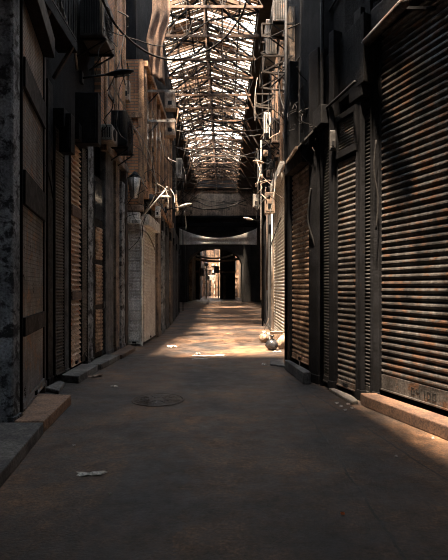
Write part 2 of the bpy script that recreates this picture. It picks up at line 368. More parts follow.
# receding row further down on the left
ys = [14.45,15.1,15.5,16.6,17.0,18.2,18.8,20.4,21.0,23.2,24.0,26.5,27.3,30.5,31.5,36,37.2,42,43,47.3]
def lx(y):
    for (x0,y0),(x1,y1) in zip(LW[9:], LW[10:]):
        if y0 <= y <= y1: return x0+(x1-x0)*(y-y0)/(y1-y0)+.17
    return -2.07
def rx(y):
    for (x0,y0),(x1,y1) in zip(RW[11:], RW[12:]):
        if y0 <= y <= y1: return x0+(x1-x0)*(y-y0)/(y1-y0)-.17
    return 1.57
ordl = ['first', 'second', 'third', 'fourth', 'fifth', 'sixth', 'seventh', 'eighth', 'ninth', 'tenth']
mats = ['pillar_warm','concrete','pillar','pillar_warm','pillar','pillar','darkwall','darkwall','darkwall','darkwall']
for i in range(0, len(ys)-1, 2):
    k = i//2
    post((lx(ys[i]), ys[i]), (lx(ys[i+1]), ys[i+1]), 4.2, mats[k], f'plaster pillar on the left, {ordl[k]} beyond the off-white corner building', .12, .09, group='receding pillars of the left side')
    if i+2 < len(ys):
        shutter((lx(ys[i+1]), ys[i+1]+.02), (lx(ys[i+2]), ys[i+2]-.02), .1, 3.3, ['brownshutter','greyshutter','darkshutter','greyshutter'][k % 4],
                f'closed shop shutter on the left, {ordl[k]} past the off-white corner building', .1, .02, lock=False, group='receding shutters of the left side')

# ------------------------------------------------------------------ right shop fronts
R0, R1 = (2.02, 6.18), (3.02, 3.3)
big = shutter(R0, R1, .19, 4.75, 'nearshutter', 'very wide dark grey roller shutter nearest on the right above the reddish step', .086, .03, 'bulge', .05, barh=.2, lock=False)
# faint stencilled digits on its bottom bar
a, W, rz = frame(R0, R1)
def glyph(mb, ch, x, z, h=.075, w=.045, t=.011):
    seg = {'0':'abcdef','1':'bc','2':'abged','3':'abgcd','4':'fgbc','5':'afgcd','6':'afgecd','7':'abc','8':'abcdefg','9':'abfgcd'}[ch]
    L = {'a':(0,1,1,1),'b':(1,1,1,.5),'c':(1,.5,1,0),'d':(0,0,1,0),'e':(0,.5,0,0),'f':(0,1,0,.5),'g':(0,.5,1,.5)}
    for s_ in seg:
        x0,z0,x1,z1 = L[s_]
        xa, xb, za, zb = x+min(x0,x1)*w, x+max(x0,x1)*w, z+min(z0,z1)*h, z+max(z0,z1)*h
        mb.box(xa-t/2, xb+t/2, -.034, -.0305, za-t/2, zb+t/2)
st = MB()
for i, ch in enumerate('04100'): glyph(st, ch, .60+i*.085, .25)
st.build('stencilled_digits', 'cable', [c_ for c_ in big.children if c_.name.startswith('bottom_bar')][0])
post((1.96,6.27), (2.015,6.2), 5.2, 'blackmetal', 'black steel post at the far edge of the very wide shutter', .03, .02)
shutter((1.86,6.62), (1.95,6.30), .1, 4.0, 'darkshutter', 'narrow sooty shutter between two black posts beside the widest shutter', .05, .02, 'bulge', .02, lock=False)
post((1.80,6.50), (1.85,6.34), 5.2, 'blackmetal', 'black steel post between grey-brown banded shutter and narrow sooty shutter', .02, .05)
shutter((1.64,6.90), (1.79,6.40), .10, 3.28, 'greyshutter', 'grey-brown roller shutter with a pale middle band, between black posts on the right', .08, .024, 'bulge', .03, box=False)
a, W, rz = frame((1.64,6.90), (1.79,6.40))
e = root('transom_grille', 'slatted grille panel directly above the grey-brown banded shutter', 'grille', (a.x, a.y, 0), rz)
curtain_mb(.04, W-.04, 3.42, 3.85, .04, .015, 'fin').build('slats', 'greyshutter', e)
MB().box(0, W, -.05, .03, 3.32, 3.42).box(0, W, -.05, .03, 3.85, 3.93).box(0, .04, -.05, .03, 3.42, 3.85).box(W-.04, W, -.05, .03, 3.42, 3.85).build('frame', 'blackmetal', e, .005)
post((1.58,7.02), (1.63,6.92), 5.2, 'blackmetal', 'thin black post at the far edge of the grey-brown banded shutter', .1, .06)
shutter((1.52,7.40), (1.575,7.05), .08, 3.9, 'darkshutter', 'narrow sooty louvred shutter between brown corner shutter and grey-brown shutter', .045, .02, 'bulge', .02, lock=False)
post((1.41,7.66), (1.51,7.42), 5.2, 'blackmetal', 'black steel post at the near edge of the brown corner shutter', .12, .07)
shutter((1.25,8.67), (1.395,7.68), .24, 3.5, 'brownshutter', 'brown roller shutter with heavy curved slats at the right corner', .088, .03, 'bulge', .03)
post((1.215,8.84), (1.24,8.70), 5.6, 'blackmetal', 'black corner post where the right building steps back', .12, .05)
# set back white shutter and beyond
shutter((1.60,15.1), (1.57,12.1), .15, 4.4, 'paleshutter', 'bright whitish roller shutter behind the right corner, catching the sun', .09, .03, 'bulge', .05, 'paleshutter')
post((1.565,12.0), (1.55,11.6), 5, 'pillar_warm', 'warm plaster pillar before the bright whitish shutter', .1, .04)
ysr = [15.2,15.9,16.3,17.6,18.2,20.2,21,23.2,24.2,27,28,32,33.2,39,40.5,47.2]
for i in range(0, len(ysr)-1, 2):
    k = i//2
    post((rx(ysr[i+1]), ysr[i+1]), (rx(ysr[i]), ysr[i]), 4.2, ['pillar_warm','pillar','pillar','darkwall'][min(k,3)], f'plaster pillar on the right, {ordl[k]} beyond the bright whitish shutter', .12, .09, group='receding pillars of the right side')
    if i+2 < len(ysr):
        shutter((rx(ysr[i+2]), ysr[i+2]-.02), (rx(ysr[i+1]), ysr[i+1]+.02), .1, 3.3, ['greyshutter','darkshutter'][k % 2],
                f'closed shop shutter on the right, {ordl[k]} past the bright whitish shutter', .1, .02, lock=False, group='receding shutters of the right side')

# ------------------------------------------------------------------ steps
def step(poly, h, mat, label, bevel=.012):
    c = (sum(q[0] for q in poly)/len(poly), sum(q[1] for q in poly)/len(poly))
    mb = MB().prism([(x-c[0], y-c[1]) for x, y in poly], 0, h)
    return tag(mb.build('stone_step', mat, None, bevel, (c[0], c[1], 0)), label, 'step')
step([(-2.7,1.0),(-1.38,1.2),(-1.66,3.56),(-1.84,4.9),(-2.7,4.9)], .12, 'stone', 'grey kerb slab below the peeling concrete pillar')
step([(-2.16,4.93),(-1.85,4.93),(-1.95,6.13),(-2.40,6.2),(-2.2,5.22),(-2.16,5.17)], .125, 'brownstone', 'reddish doorstep under the tall boarded shutter')
step([(-2.57,6.9),(-2.3,6.68),(-2.42,7.3),(-2.55,7.4)], .06, 'stone', 'low dark stone slab before the narrow sooty louvred shutter, left side')
step([(-2.56,7.55),(-2.25,7.45),(-2.24,8.55),(-2.57,8.66)], .12, 'stone', 'grey doorstep under the tan striped shutter')
step([(-2.49,8.75),(-2.22,8.7),(-2.16,9.95),(-2.48,9.97)], .10, 'stone', 'grey doorstep before the blotched pillar and dark door')
step([(-2.40,10.05),(-2.12,10.0),(-2.08,11.3),(-2.30,11.8),(-2.36,11.8)], .09, 'redstone', 'brownish doorstep before the plaster pillars, left side')
step([(1.75,6.17),(1.95,6.18),(2.95,3.30),(2.62,3.30),(1.76,5.98)], .14, 'redstone', 'long reddish doorstep under the very wide dark shutter')
step([(1.50,6.90),(1.58,6.92),(1.72,6.42),(1.72,6.15),(1.62,6.1)], .05, 'stone', 'thin grey slab under the grey-brown banded shutter')
step([(1.10,8.72),(1.19,8.68),(1.345,7.62),(1.345,7.42),(1.22,7.40)], .18, 'stone', 'thick dark doorstep under the brown corner shutter')
step([(1.16,12.0),(1.52,12.05),(1.54,14.8),(1.30,14.8)], .12, 'stone', 'pale doorstep under the bright whitish shutter')
step([(.88,9.15),(1.14,8.9),(1.18,9.6),(.95,9.9)], .04, 'stone', 'flat loose slab on the road by the right corner post')

# ------------------------------------------------------------------ ground things
e = root('manhole_cover', 'round cast iron manhole cover sunk in the road', 'manhole cover', P(158,400,6.37).xy.to_3d())
MB().lathe([(.35,0),(.35,.012),(.33,.014),(.33,.004)], n=40).build('rim', 'iron', e)
mb = MB().lathe([(.315,0),(.315,.010)], n=40)
for r in (.08,.14,.2,.25): mb.ring((0,0,.010), r, .006, 'z', 32, 4)
for k in range(12): t = 2*PI*k/12; mb.bar((.09*math.cos(t),.09*math.sin(t),.012), (.24*math.cos(t),.24*math.sin(t),.012), .012, .01)
mb.build('lid', 'iron', e)

def scrap(px, py, w, d, label, mat='paper', h=.02, group=None, name='paper_scrap', cat='litter'):
    D = 720/(py-HOR); x = (px-224)*D/F
    n = 6; vs = []; fs = []
    for j in range(n+1):
        for i in range(n+1):
            u, v = i/n-.5, j/n-.5
            rr = 1+.25*math.sin(7*math.atan2(v, u)+px)
            vs.append((u*w*rr, v*d*rr, .006+h*random.random()))
    m1 = len(vs); vs += [(a, b, c-.004) for a, b, c in vs]
    for j in range(n):
        for i in range(n):
            q = j*(n+1)+i; fs += [(q,q+1,q+n+2,q+n+1), (q+m1,q+n+1+m1,q+n+2+m1,q+1+m1)]
    for i in range(n):
        fs += [(i,i+m1,i+1+m1,i+1), (n*(n+1)+i, n*(n+1)+i+1, n*(n+1)+i+1+m1, n*(n+1)+i+m1)]
        a0, a1 = i*(n+1), (i+1)*(n+1); fs.append((a0,a1,a1+m1,a0+m1)); a0 += n; a1 += n; fs.append((a0,a0+m1,a1+m1,a1))
    o = MB().add(vs, fs).build(name, mat, None, 0, (x, D, 0), random.random()*.5)
    return tag(o, label, cat, group)
scrap(92,475,.20,.05,'long torn strip of white paper lying alone on the near road')
scrap(209,356,.62,.16,'wide flattened sheet of pale paper on the mid road', h=.012)
scrap(200,359,.28,.10,'greyish torn sheet touching the wide flattened paper', 'canvas', .012)
scrap(172,347,.20,.18,'small white paper on the road before the off-white corner shutters', h=.04)
scrap(198,355,.10,.10,'tiny white crumple lying on the wide flattened sheet', h=.05)
scrap(114,387,.09,.06,'small white scrap on the road near the brownish left doorstep')
scrap(95,377,.22,.12,'brown torn card on the road before the tan striped shutter', 'tanbox', .03)
scrap(277,352,.16,.08,'white scrap in front of the black rubbish bag')
scrap(264,365,.08,.06,'pale scrap on the road left of the thick dark doorstep')
for q in ((337,404),(341,407),(348,405),(352,409),(345,411)):
    scrap(q[0], q[1], .035, .03, 'tiny white scrap in a sprinkle before the grey-brown banded shutter', h=.02, group='white scraps before the banded shutter')
for q in ((409,424),(433,439),(418,428)):
    scrap(q[0], q[1], .02, .02, 'tiny pale crumb on the road along the long reddish doorstep', h=.012, group='crumbs along the reddish doorstep')
scrap(74,446,.025,.02,'tiny pale crumb beside the grey kerb slab, left road edge', h=.01)
scrap(110,495,.02,.02,'tiny pale crumb on the road just past the long paper strip', h=.01)
scrap(396,457,.02,.018,'tiny pale crumb on the dark road near the lower right', h=.01)
scrap(343,515,.022,.018,'tiny orange scrap alone on the near right road', 'orange', .012)

def blob(mb, c, r, sq=(1,1,1), amp=.15, seed=0, n=14):
    vs = []; fs = []
    for j in range(n+1):
        ph = PI*j/n
        for i in range(n*2):
            t = PI*i/n
            k = 1+amp*(math.sin(3*t+seed)*math.sin(2*ph+seed)+.6*math.sin(7*t+2*seed+ph*5)*math.sin(ph))
            vs.append((c[0]+r*sq[0]*k*math.sin(ph)*math.cos(t), c[1]+r*sq[1]*k*math.sin(ph)*math.sin(t), c[2]+r*sq[2]*k*math.cos(ph)))
    for j in range(n):
        for i in range(n*2): fs.append((j*2*n+i, j*2*n+(i+1) % (2*n), (j+1)*2*n+(i+1) % (2*n), (j+1)*2*n+i))
    return mb.add(vs, fs, True)
e = root('rubbish_bag', 'knotted black rubbish bag on the road below the bright whitish shutter', 'bag', (1.14, 11.4, 0))
blob(MB(), (0,0,.13), .15, (1,1,.88), .08, 1.3).build('sack', 'bag', e)
MB().lathe([(.05,0),(.02,.04),(.025,.06),(.06,.11),(.05,.12)], (0,0,.24), 10).build('knot', 'bag', e)
e = root('rubbish_bag', 'small tan rubbish sack leaning against the pale doorstep', 'bag', (1.08, 13.0, 0))
blob(MB(), (0,0,.12), .13, (1,1,.95), .1, 2.1).build('sack', 'tanbox', e)
MB().lathe([(.04,0),(.018,.03),(.05,.09)], (0,0,.22), 10).build('knot', 'paper', e)
o = blob(MB(), (0,0,.15), .17, (1,.8,.95), .18, 4.0).build('rubbish_heap', 'tanbox', None, 0, (1.45,11.6,0)); tag(o, 'brownish crumpled sheet bundle beside the knotted black bag', 'litter')
mb = MB().box(-.16,.16,-.12,.12,0,.2).box(-.17,.17,-.13,.13,.2,.215); tag(mb.build('cardboard_box', 'tanbox', None, .006, (1.40,12.6,.12), .3), 'small cardboard box on the pale doorstep', 'box')
mb = MB().tube([(0,0,.0),(.02,.05,.35),(.14,.1,.62)], .012); tag(mb.build('broom_stick', 'wood', None, 0, (1.12,13.35,.0)), 'short stick propped up beside the tan rubbish sack', 'stick')

# ------------------------------------------------------------------ street furniture on the facades
def ac(loc, rz, size, label, mat='acbody', br=True, group=None, fan=True):
    w, d, h = size                       # front faces -y; back at y=0..d
    e = root('air_conditioner', label, 'air conditioner', loc, rz, group)
    MB().box(0, w, 0, d, 0, h).build('casing', mat, e, .015)
    if fan:
        r = min(w, h)*.36; c = (w*.42, -.01, h/2)
        g_ = MB()
        for k in range(1, 6): g_.ring(c, r*k/5, .006, 'y', 22, 4)
        for k in range(8): t = PI*k/8; g_.bar((c[0]-r*math.cos(t), c[1], c[2]-r*math.sin(t)), (c[0]+r*math.cos(t), c[1], c[2]+r*math.sin(t)), .008)
        g_.build('fan_guard', 'blackmetal', e)
    n = int((d-.06)/.045)
    for xa in (-.012, w):
        lv = MB()
        for k in range(n): lv.box(xa, xa+.012, .04+k*.045, .06+k*.045, .06, h-.06)
        lv.build('side_louvre', 'blackmetal', e)
    if br:
        for x in (.08, w-.08): MB().bar((x,-.03,-.02),(x,d+.2,-.02),.035).bar((x,-.0,-.04),(x,d+.2,-.42),.025).bar((x,d+.18,-.45),(x,d+.18,.02),.03).build('bracket', 'blackmetal', e)
    return e
PL = -PI/2   # rotation for a thing facing +X? local -y -> +X needs +90deg
FL, FR = PI/2, -PI/2                     # facing the street from the left / right wall
# Units turn their narrow louvred side to the viewer
def ac_left(px0, px1, py0, py1, D, label, depth=.75, **k):
    a = P(px0, py1, D); b = P(px1, py0, D)
    return ac((b.x, D, a.z), FL, (depth, b.x-a.x, b.z-a.z), label, **k)
def ac_right(px0, px1, py0, py1, D, label, depth=.75, **k):
    a = P(px0, py1, D); b = P(px1, py0, D)
    return ac((a.x, D+depth, a.z), FR, (depth, b.x-a.x, b.z-a.z), label, **k)
ac_left(80,104,-8,36,9.0,'dark grey air conditioner with barred side, topmost on the near left wall', .8, mat='darkshutter')
ac_left(111,127,110,146,10.4,'black-fronted air conditioner in a metal frame on the left brick wall', .7, mat='blackmetal')
ac_left(98,112,124,140,9.7,'small grey air conditioner right of the big black signboard box', .5, mat='acbody', br=False)
ac_left(176,182,158,178,19,'small pale air conditioner high on the far left wall', .6)
ac_right(273,286,-2,21,11.5,'grey air conditioner at the top edge of the right wall', .8, mat='greyshutter')
ac_right(266,277,19,54,12.6,'tall grey air conditioner below the top one on the right wall', .8, mat='greyshutter')
ac_right(264,271,112,138,14.6,'white air conditioner above the street lamp on the right wall', .7, mat='whitebox')
ac_right(272,281,118,142,13.2,'brown rusty air conditioner behind the tin hood, right wall', .6, mat='tanbox')

def box_thing(name, px0, px1, py0, py1, D, depth, mat, label, cat, door=True, doorm=None, bevel=.01, group=None):
    a = P(px0, py1, D); b = P(px1, py0, D); w, h = b.x-a.x, b.z-a.z
    e = root(name, label, cat, (a.x, D, a.z), 0, group)
    MB().box(0, w, 0, depth, 0, h).build('casing', mat, e, bevel)
    if door:
        MB().box(w*.1, w*.9, -.012, .0, h*.1, h*.9).build('cover', doorm or mat, e, .004)
        MB().box(w*.3, w*.7, -.02, -.01, h*.2, h*.45).build('label_plate', 'blackmetal', e, .002)
    return e
box_thing('signboard', 75,98,92,143,8.3,.22,'blackmetal','big black signboard box hanging over the grille, left','signboard')
box_thing('signboard', 59,71,113,152,7.5,.2,'blackmetal','smaller black signboard box left of the big one','signboard')
box_thing('junction_box', 164.5,175,92,108,13.2,.3,'tanbox','upper tan junction box at the end of a steel bar, left','junction box')
box_thing('junction_box', 164.5,175,118.5,135,13.2,.3,'tanbox','lower tan junction box at the end of a steel bar, left','junction box')
box_thing('meter_box', 155,160,206,217,13.8,.2,'whitebox','white meter box right of the white corner floodlight','meter box')
box_thing('meter_box', 265,275,192,213,13.6,.3,'tanbox','tan meter box with cut-outs under the cable bundle on the right','meter box')
box_thing('meter_box', 253,259,194,207,17.0,.25,'acbody','small grey meter box left of the tan one, right wall','meter box')
box_thing('junction_box', 123,129,80,100,11.9,.2,'tanbox','tan junction box on the left brick wall under the long street lamp','junction box')
box_thing('meter_box', 330,336,130,150,6.8,.05,'darkshutter','small dark meter box on the black post above the sooty louvres, right','meter box')

# steel bars with struts carrying the junction boxes
def gantry(pys, D, label):
    y0, y1 = pys; e = root('bracket_arm', label, 'bracket', P(150, y0, D))
    o = P(150, y0, D)
    a = P(128, y0, D); b = P(176, y0, D)
    MB().bar(a-o, b-o, .055).build('arm', 'acbody', e)
    MB().bar(P(146, y0+2, D)-o, P(132, y1, D)-o, .03).build('strut', 'blackmetal', e)
    MB().bar(P(158, y0+2, D)-o, P(146, y1-4, D)-o, .025).build('strut', 'blackmetal', e)
gantry((91,110), 13.1, 'upper pale steel arm reaching out from the left wall')
gantry((121,140), 13.1, 'lower dark steel arm reaching out from the left wall')

def street_lamp(pw, ph, D, label, big=1.0, lm='lamp'):
    """arm from wall pixel pw to lamp head ending at pixel ph, same depth"""
    a = P(*pw, D); b = P(*ph, D); o = a; d = b-a; L = d.length
    e = root('street_lamp', label, 'street lamp', a); 
    ang = math.atan2(d.z, d.x); ca, sa = math.cos(ang), math.sin(ang)
    def T(t, off=0): return (ca*t-sa*off, 0, sa*t+ca*off)
    MB().tube([T(0), T(L*.2), T(L*.5)], .02*big, 8).build('arm', 'blackmetal', e)
    prof = [(0,.02),(.12,.05),(.35,.085),(.6,.1),(.85,.07),(1,.015)]
    pts = [T(L*(.45+.55*t)) for t, r in prof]
    h = MB(); vs = []; fs = []; n = 12
    for (t, r), p_ in zip(prof, pts):
        for k in range(n):
            q = 2*PI*k/n; vs.append((p_[0]-sa*math.sin(q)*r*big*.55, p_[1]+math.cos(q)*r*big, p_[2]+ca*math.sin(q)*r*big*.55))
    for i in range(len(prof)-1):
        for k in range(n): fs.append((i*n+k, i*n+(k+1) % n, (i+1)*n+(k+1) % n, (i+1)*n+k))
    fs += [tuple(range(n))[::-1], tuple((len(prof)-1)*n+k for k in range(n))]
    h.add(vs, fs, True).build('lamp_head', lm, e)
    q0, q1 = T(L*.6, -.045*big), T(L*.9, -.04*big)
    MB().bar(q0, q1, .1*big, .03*big).build('lens', 'glass', e, .005)
    MB().box(-.03,.02,-.06,.06,-.1,.1).build('wall_plate', 'blackmetal', e, .005)
street_lamp((82,78),(134,71),8.8,'long dark street lamp over the street below the top left air conditioner', 1.0, 'blackmetal')
street_lamp((166,210),(192,203.5),15.5,'slim pale street lamp pointing right from the left wall', .9, 'whitebox')
street_lamp((274,165),(252.5,161),13.5,'tan street lamp pointing left from the right wall', 1.0, 'tanbox')
street_lamp((262,222),(243,217.5),17.5,'small pale street lamp left of the whitish shutter top', .9, 'whitebox')
street_lamp((148,197),(171,197),13.0,'short pale street lamp between horn speaker and wall corner', .9, 'whitebox')

# lantern, floodlight, leaning tube, horn speaker
o = P(134.5,198,11.9); e = root('lantern', 'pale funnel-shaped glass lantern hanging by the left brick wall', 'lantern', o)
MB().lathe([(.07,0),(.09,.02),(.165,.50),(.14,.53)], n=4).build('glass_body', 'whitebox', e)
mb = MB()
for k in range(4):
    t = 2*PI*k/4; mb.bar((.09*math.cos(t),.09*math.sin(t),.0),(.17*math.cos(t),.17*math.sin(t),.52),.015)
mb.ring((0,0,.51),.165,.012,'z',4,4).build('frame', 'blackmetal', e)
MB().lathe([(.15,.53),(.05,.62),(.02,.66)], n=4).build('cap', 'blackmetal', e)
MB().bar((0,0,.64),(0,.3,.7),.02).build('hook', 'blackmetal', e)
o = P(136,222,11.9); e = root('floodlight', 'white floodlight above the off-white corner shutter', 'floodlight', o)
MB().box(-.13,.13,-.05,.08,-.05,.06).build('casing', 'whitebox', e, .01); MB().box(-.1,.1,-.055,-.045,-.035,.045).build('lens', 'acbody', e)
MB().bar((0,.05,0),(0,.25,-.02),.03).build('bracket', 'blackmetal', e)
o = P(141,218,11.9); e = root('light_pole', 'slanting whitish pole rising from the white floodlight', 'pole', o)
MB().tube([(0,0,0), P(167,188,11.9)-o], .018, 8).build('tube', 'whitebox', e)
MB().lathe([(.03,-.03),(.03,.03)], P(167,188,11.9)-o, 8).build('end_cap', 'acbody', e)
o = P(150,200,12.6); e = root('horn_speaker', 'round dark horn speaker right of the slanting whitish pole', 'speaker', o)
MB().lathe([(.16,-.02),(.15,0),(.11,.05),(.06,.13),(.04,.22),(.04,.3)], axis='y', n=20).build('horn', 'blackmetal', e)
MB().lathe([(.035,-.01),(.035,.1),(.01,.12)], axis='y', n=12).build('driver_core', 'acbody', e)
MB().bar((0,.2,-.02),(-.15,.3,-.1),.03).build('bracket', 'blackmetal', e)

# tin hood over the brown corner shutter, dark hood boxes
e = root('tin_hood', 'sloping tin hood above the brown corner shutter', 'awning', (1.12,7.4,3.66))
MB().add([(0,0,0),(0,2.0,.12),(.26,2.0,.42),(.34,0,.36),(0,0,-.03),(0,2.0,.09),(.26,2.0,.39),(.34,0,.33)], [(0,1,2,3),(4,7,6,5),(0,4,5,1),(1,5,6,2),(2,6,7,3),(3,7,4,0)]).build('sheet', 'darkshutter', e)
MB().bar((0,0,-.01),(0,2.0,.11),.035,.05).build('front_rail', 'tanbox', e)
for y in (.15,1.0,1.85): MB().bar((.02,y,.02+.05*y),(.3,y,-.3),.025).build('strut', 'blackmetal', e)
a, b = P(363,46,6.35), P(407,0,5.05)
e = root('awning_roller', 'rolled-up dark awning tube slanting above the very wide shutter', 'awning', a)
MB().tube([(0,0,0), (b-a)], .06, 12).build('roll', 'nearshutter', e)
MB().bar((b-a)*.15, (b-a)*.15+Vector((.35,0,.0)), .03).bar((b-a)*.85, (b-a)*.85+Vector((.4,0,.0)), .03).build('bracket', 'blackmetal', e)
e = root('canopy_box', 'black boxed canopy over the narrow shutters on the right', 'canopy', (1.30,6.3,4.15))
MB().prism([(.50,-.12),(.70,.0),(.40,1.5),(.20,1.45)], 0, .9).build('fascia', 'darkwall', e, .01)
MB().tube([(.38,-.15,-.02),(.07,1.48,-.02)], .02, 8).build('rail', 'blackmetal', e)
# balcony near left
e = root('balcony', 'black projecting balcony above the tall boarded shutter', 'balcony', (-2.6,5.3,5.3))
MB().box(-.1,.22,-.4,2.5,0,.16).build('floor_slab', 'darkwall', e, .01)
MB().bar((.2,-.4,1.0),(.2,2.5,1.0),.04).bar((.2,-.4,.2),(.2,2.5,.2),.03).build('rail', 'blackmetal', e)
mb = MB()
for k in range(24): mb.bar((.2,-.38+k*.125,.2),(.2,-.38+k*.125,1.0),.014)
mb.build('balusters', 'blackmetal', e)
for y in (.1,1.3,2.3): MB().bar((-.1,y,-.5),(.2,y,0),.05).build('bracket', 'darkbeam', e)
tag(rebase(MB().tube([P(58,-4,7.0), P(75,52,7.8), P(77,70,8.0)], .025, 8), P(58,-4,7.0)).build('drain_pipe', 'acbody', None, 0, P(58,-4,7.0)), 'thin drainpipe slanting under the black balcony', 'pipe')

# brick pier on the left above the plaster pillars
a, W, rz = frame((-2.56,10.0), (-2.50,12.0))
e = root('brick_facade', 'orange-brown brick upper wall above the left plaster pillars', 'facade', (a.x, a.y, 4.5), rz)
MB().box(0, W, 0, .14, 0, 5.0).build('brick_face', 'brick', e)
for x in (.2, 1.1, 1.85): MB().box(x, x+.12, -.06, 0, .1, 4.8).build('pilaster', 'bay', e, .008)
MB().box(0, W, -.12, .02, -.15, 0).build('cornice', 'pillar_warm', e, .01)
fr = MB().box(.42,.98,-.03,.02,1.2,2.5).build('window', 'wood', e, .005); MB().box(.48,.92,-.035,-.025,1.27,2.43).build('pane', 'glass', fr)
# timber bay on the corner building
e = root('timber_bay', 'brown timber bay with tall windows above the off-white corner shutters', 'facade', (-2.10,12.45,3.9), math.atan2(2.9,0.0))
MB().box(0, 6.2, 0, .3, 0, 3.4).build('backing_wall', 'brick', e)
MB().box(-.05, 6.25, -.14, .05, -.1, .08).build('lower_cornice', 'bay', e, .01)
MB().box(-.05, 6.25, -.14, .05, 3.3, 3.45).build('middle_cornice', 'bay', e, .01)
for i in range(8): MB().box(i*.87, i*.87+.12, -.09, .0, .08, 3.3).build('post', 'bay', e, .008)
for i in range(7):
    for z in (.5,):
        w_ = MB().box(i*.87+.2, i*.87+.78, -.04, .01, z, z+2.2)
        w_ = w_.build('window', 'wood', e, .006)
        MB().box(i*.87+.26, i*.87+.47, -.045, -.03, z+.08, z+2.1).box(i*.87+.51, i*.87+.72, -.045, -.03, z+.08, z+2.1).build('pane', 'glass', w_)
# end wall of that building facing the viewer
e = root('gable_facade', 'narrow brick end wall above the off-white shutter facing the viewer', 'facade', (-2.62,12.24,3.6))
MB().box(0, .55, 0, .12, 0, 3.7).build('brick_face', 'brick', e)
MB().box(.44, .58, -.05, .0, 0, 3.65).build('corner_post', 'bay', e, .008)
MB().box(0, .55, -.06, .0, 2.2, 2.34).build('cornice', 'bay', e, .006)
# right upper facade pieces
e = root('plaster_facade', 'peeling plaster upper wall on the right behind the air conditioners', 'facade', (1.60,15.4,4.8), -PI/2)
MB().box(0, 3.6, 0, .3, 0, 3.6).build('plaster_face', 'pillar_warm', e)
for i in range(4): MB().box(i*1.1+.05, i*1.1+.17, -.08, .0, .0, 3.55).build('post', 'beam', e, .008)
for i in range(3):
    w_ = MB().box(i*1.1+.35, i*1.1+.95, -.04, .01, 1.2, 3.0).build('window', 'wood', e, .006)
    MB().box(i*1.1+.42, i*1.1+.88, -.045, -.03, 1.28, 2.92).build('pane', 'glass', w_)
# metal cantilever frames on the right wall
def rack(px0, px1, py0, py1, D, label):
    a = P(px0, py0, D); b = P(px1, py1, D); e = root('steel_rack', label, 'rack', P(px1, py1, D)); o = P(px1, py1, D)
    for dy in (0, .9):
        mb = MB(); A_ = Vector((a.x,D+dy,a.z))-o; B_ = Vector((b.x+.25,D+dy,a.z))-o; C_ = Vector((b.x+.25,D+dy,b.z))-o; E_ = Vector((a.x,D+dy,b.z+.1))-o
        mb.bar(A_, B_, .04).bar(E_, C_, .04).bar(A_, E_, .03).bar(B_, E_, .03)
        mb.build('side_frame', 'darkbeam', e)
    for z in (a.z, b.z+.1):
        for x_ in (a.x, b.x): MB().bar(Vector((x_,D,z))-o, Vector((x_,D+.9,z))-o, .035).build('cross_bar', 'blackmetal', e)
rack(263,282,56,76,11.4,'rust brown steel rack under the tall grey unit, right wall')
rack(262,280,24,40,12.0,'upper steel rack holding the top grey unit, right wall')
rack(256,272,94,110,14.2,'lower steel rack over the white unit, right wall')
for px_, D_, z_, lab in ((322,7.3,8.5,'black pipe climbing the right wall beside the louvred shutter'),(262.5,18.5,10.5,'dark pipe climbing the far right wall'),(183,30,9.5,'dark pipe climbing the far left wall'),(286,8.95,7.5,'black drainpipe on the right building corner')):
    x_ = (px_-224)*D_/F
    tag(MB().tube([(0,0,0),(0,0,z_)], .03, 8).build('drain_pipe', 'blackmetal', None, 0, (x_, D_, 0)), lab, 'pipe')

# hanging cloth
def cloth(pts_l, pts_r, mat, name, label, cat, folds=3, amp=.05, n=24, m=18, parent=None):
    o = Vector(pts_l[0]); vs = []; fs = []
    def lerp(pts, t):
        t *= len(pts)-1; i = min(int(t), len(pts)-2); return Vector(pts[i]).lerp(Vector(pts[i+1]), t-i)
    for j in range(n+1):
        L, R_ = lerp(pts_l, j/n), lerp(pts_r, j/n)
        for i in range(m+1):
            u = i/m; q = L.lerp(R_, u); q.y += amp*math.sin(u*folds*2*PI+j*.25)*(.4+.6*j/n)+.3*amp*math.sin(11*u+j); vs.append(q-o)
    k = len(vs); vs += [v+Vector((0,.012,0)) for v in vs]; w = m+1
    for j in range(n):
        for i in range(m): q = j*w+i; fs += [(q,q+w,q+w+1,q+1),(q+k,q+1+k,q+w+1+k,q+w+k)]
    for i in range(m): fs += [(i,i+1,i+1+k,i+k),(n*w+i,n*w+i+k,n*w+i+1+k,n*w+i+1)]
    for j in range(n): fs += [(j*w,j*w+k,(j+1)*w+k,(j+1)*w),(j*w+m,(j+1)*w+m,(j+1)*w+m+k,j*w+m+k)]
    ob = MB().add(vs, fs, True).build(name, mat, parent, 0, o)
    return tag(ob, label, cat) if label else ob
cloth([P(152,-30,12.8),P(152,10,12.8),P(146,40,12.8),P(150,60,12.8),P(148,72,12.8)], [P(166,-30,12.8),P(171,8,12.8),P(169,24,12.8),P(163,46,12.8),P(165,85,12.8)], 'cloth', 'hanging_cloth', 'long ragged brown cloth hanging from the roof on the left', 'cloth', 2.2, .07)

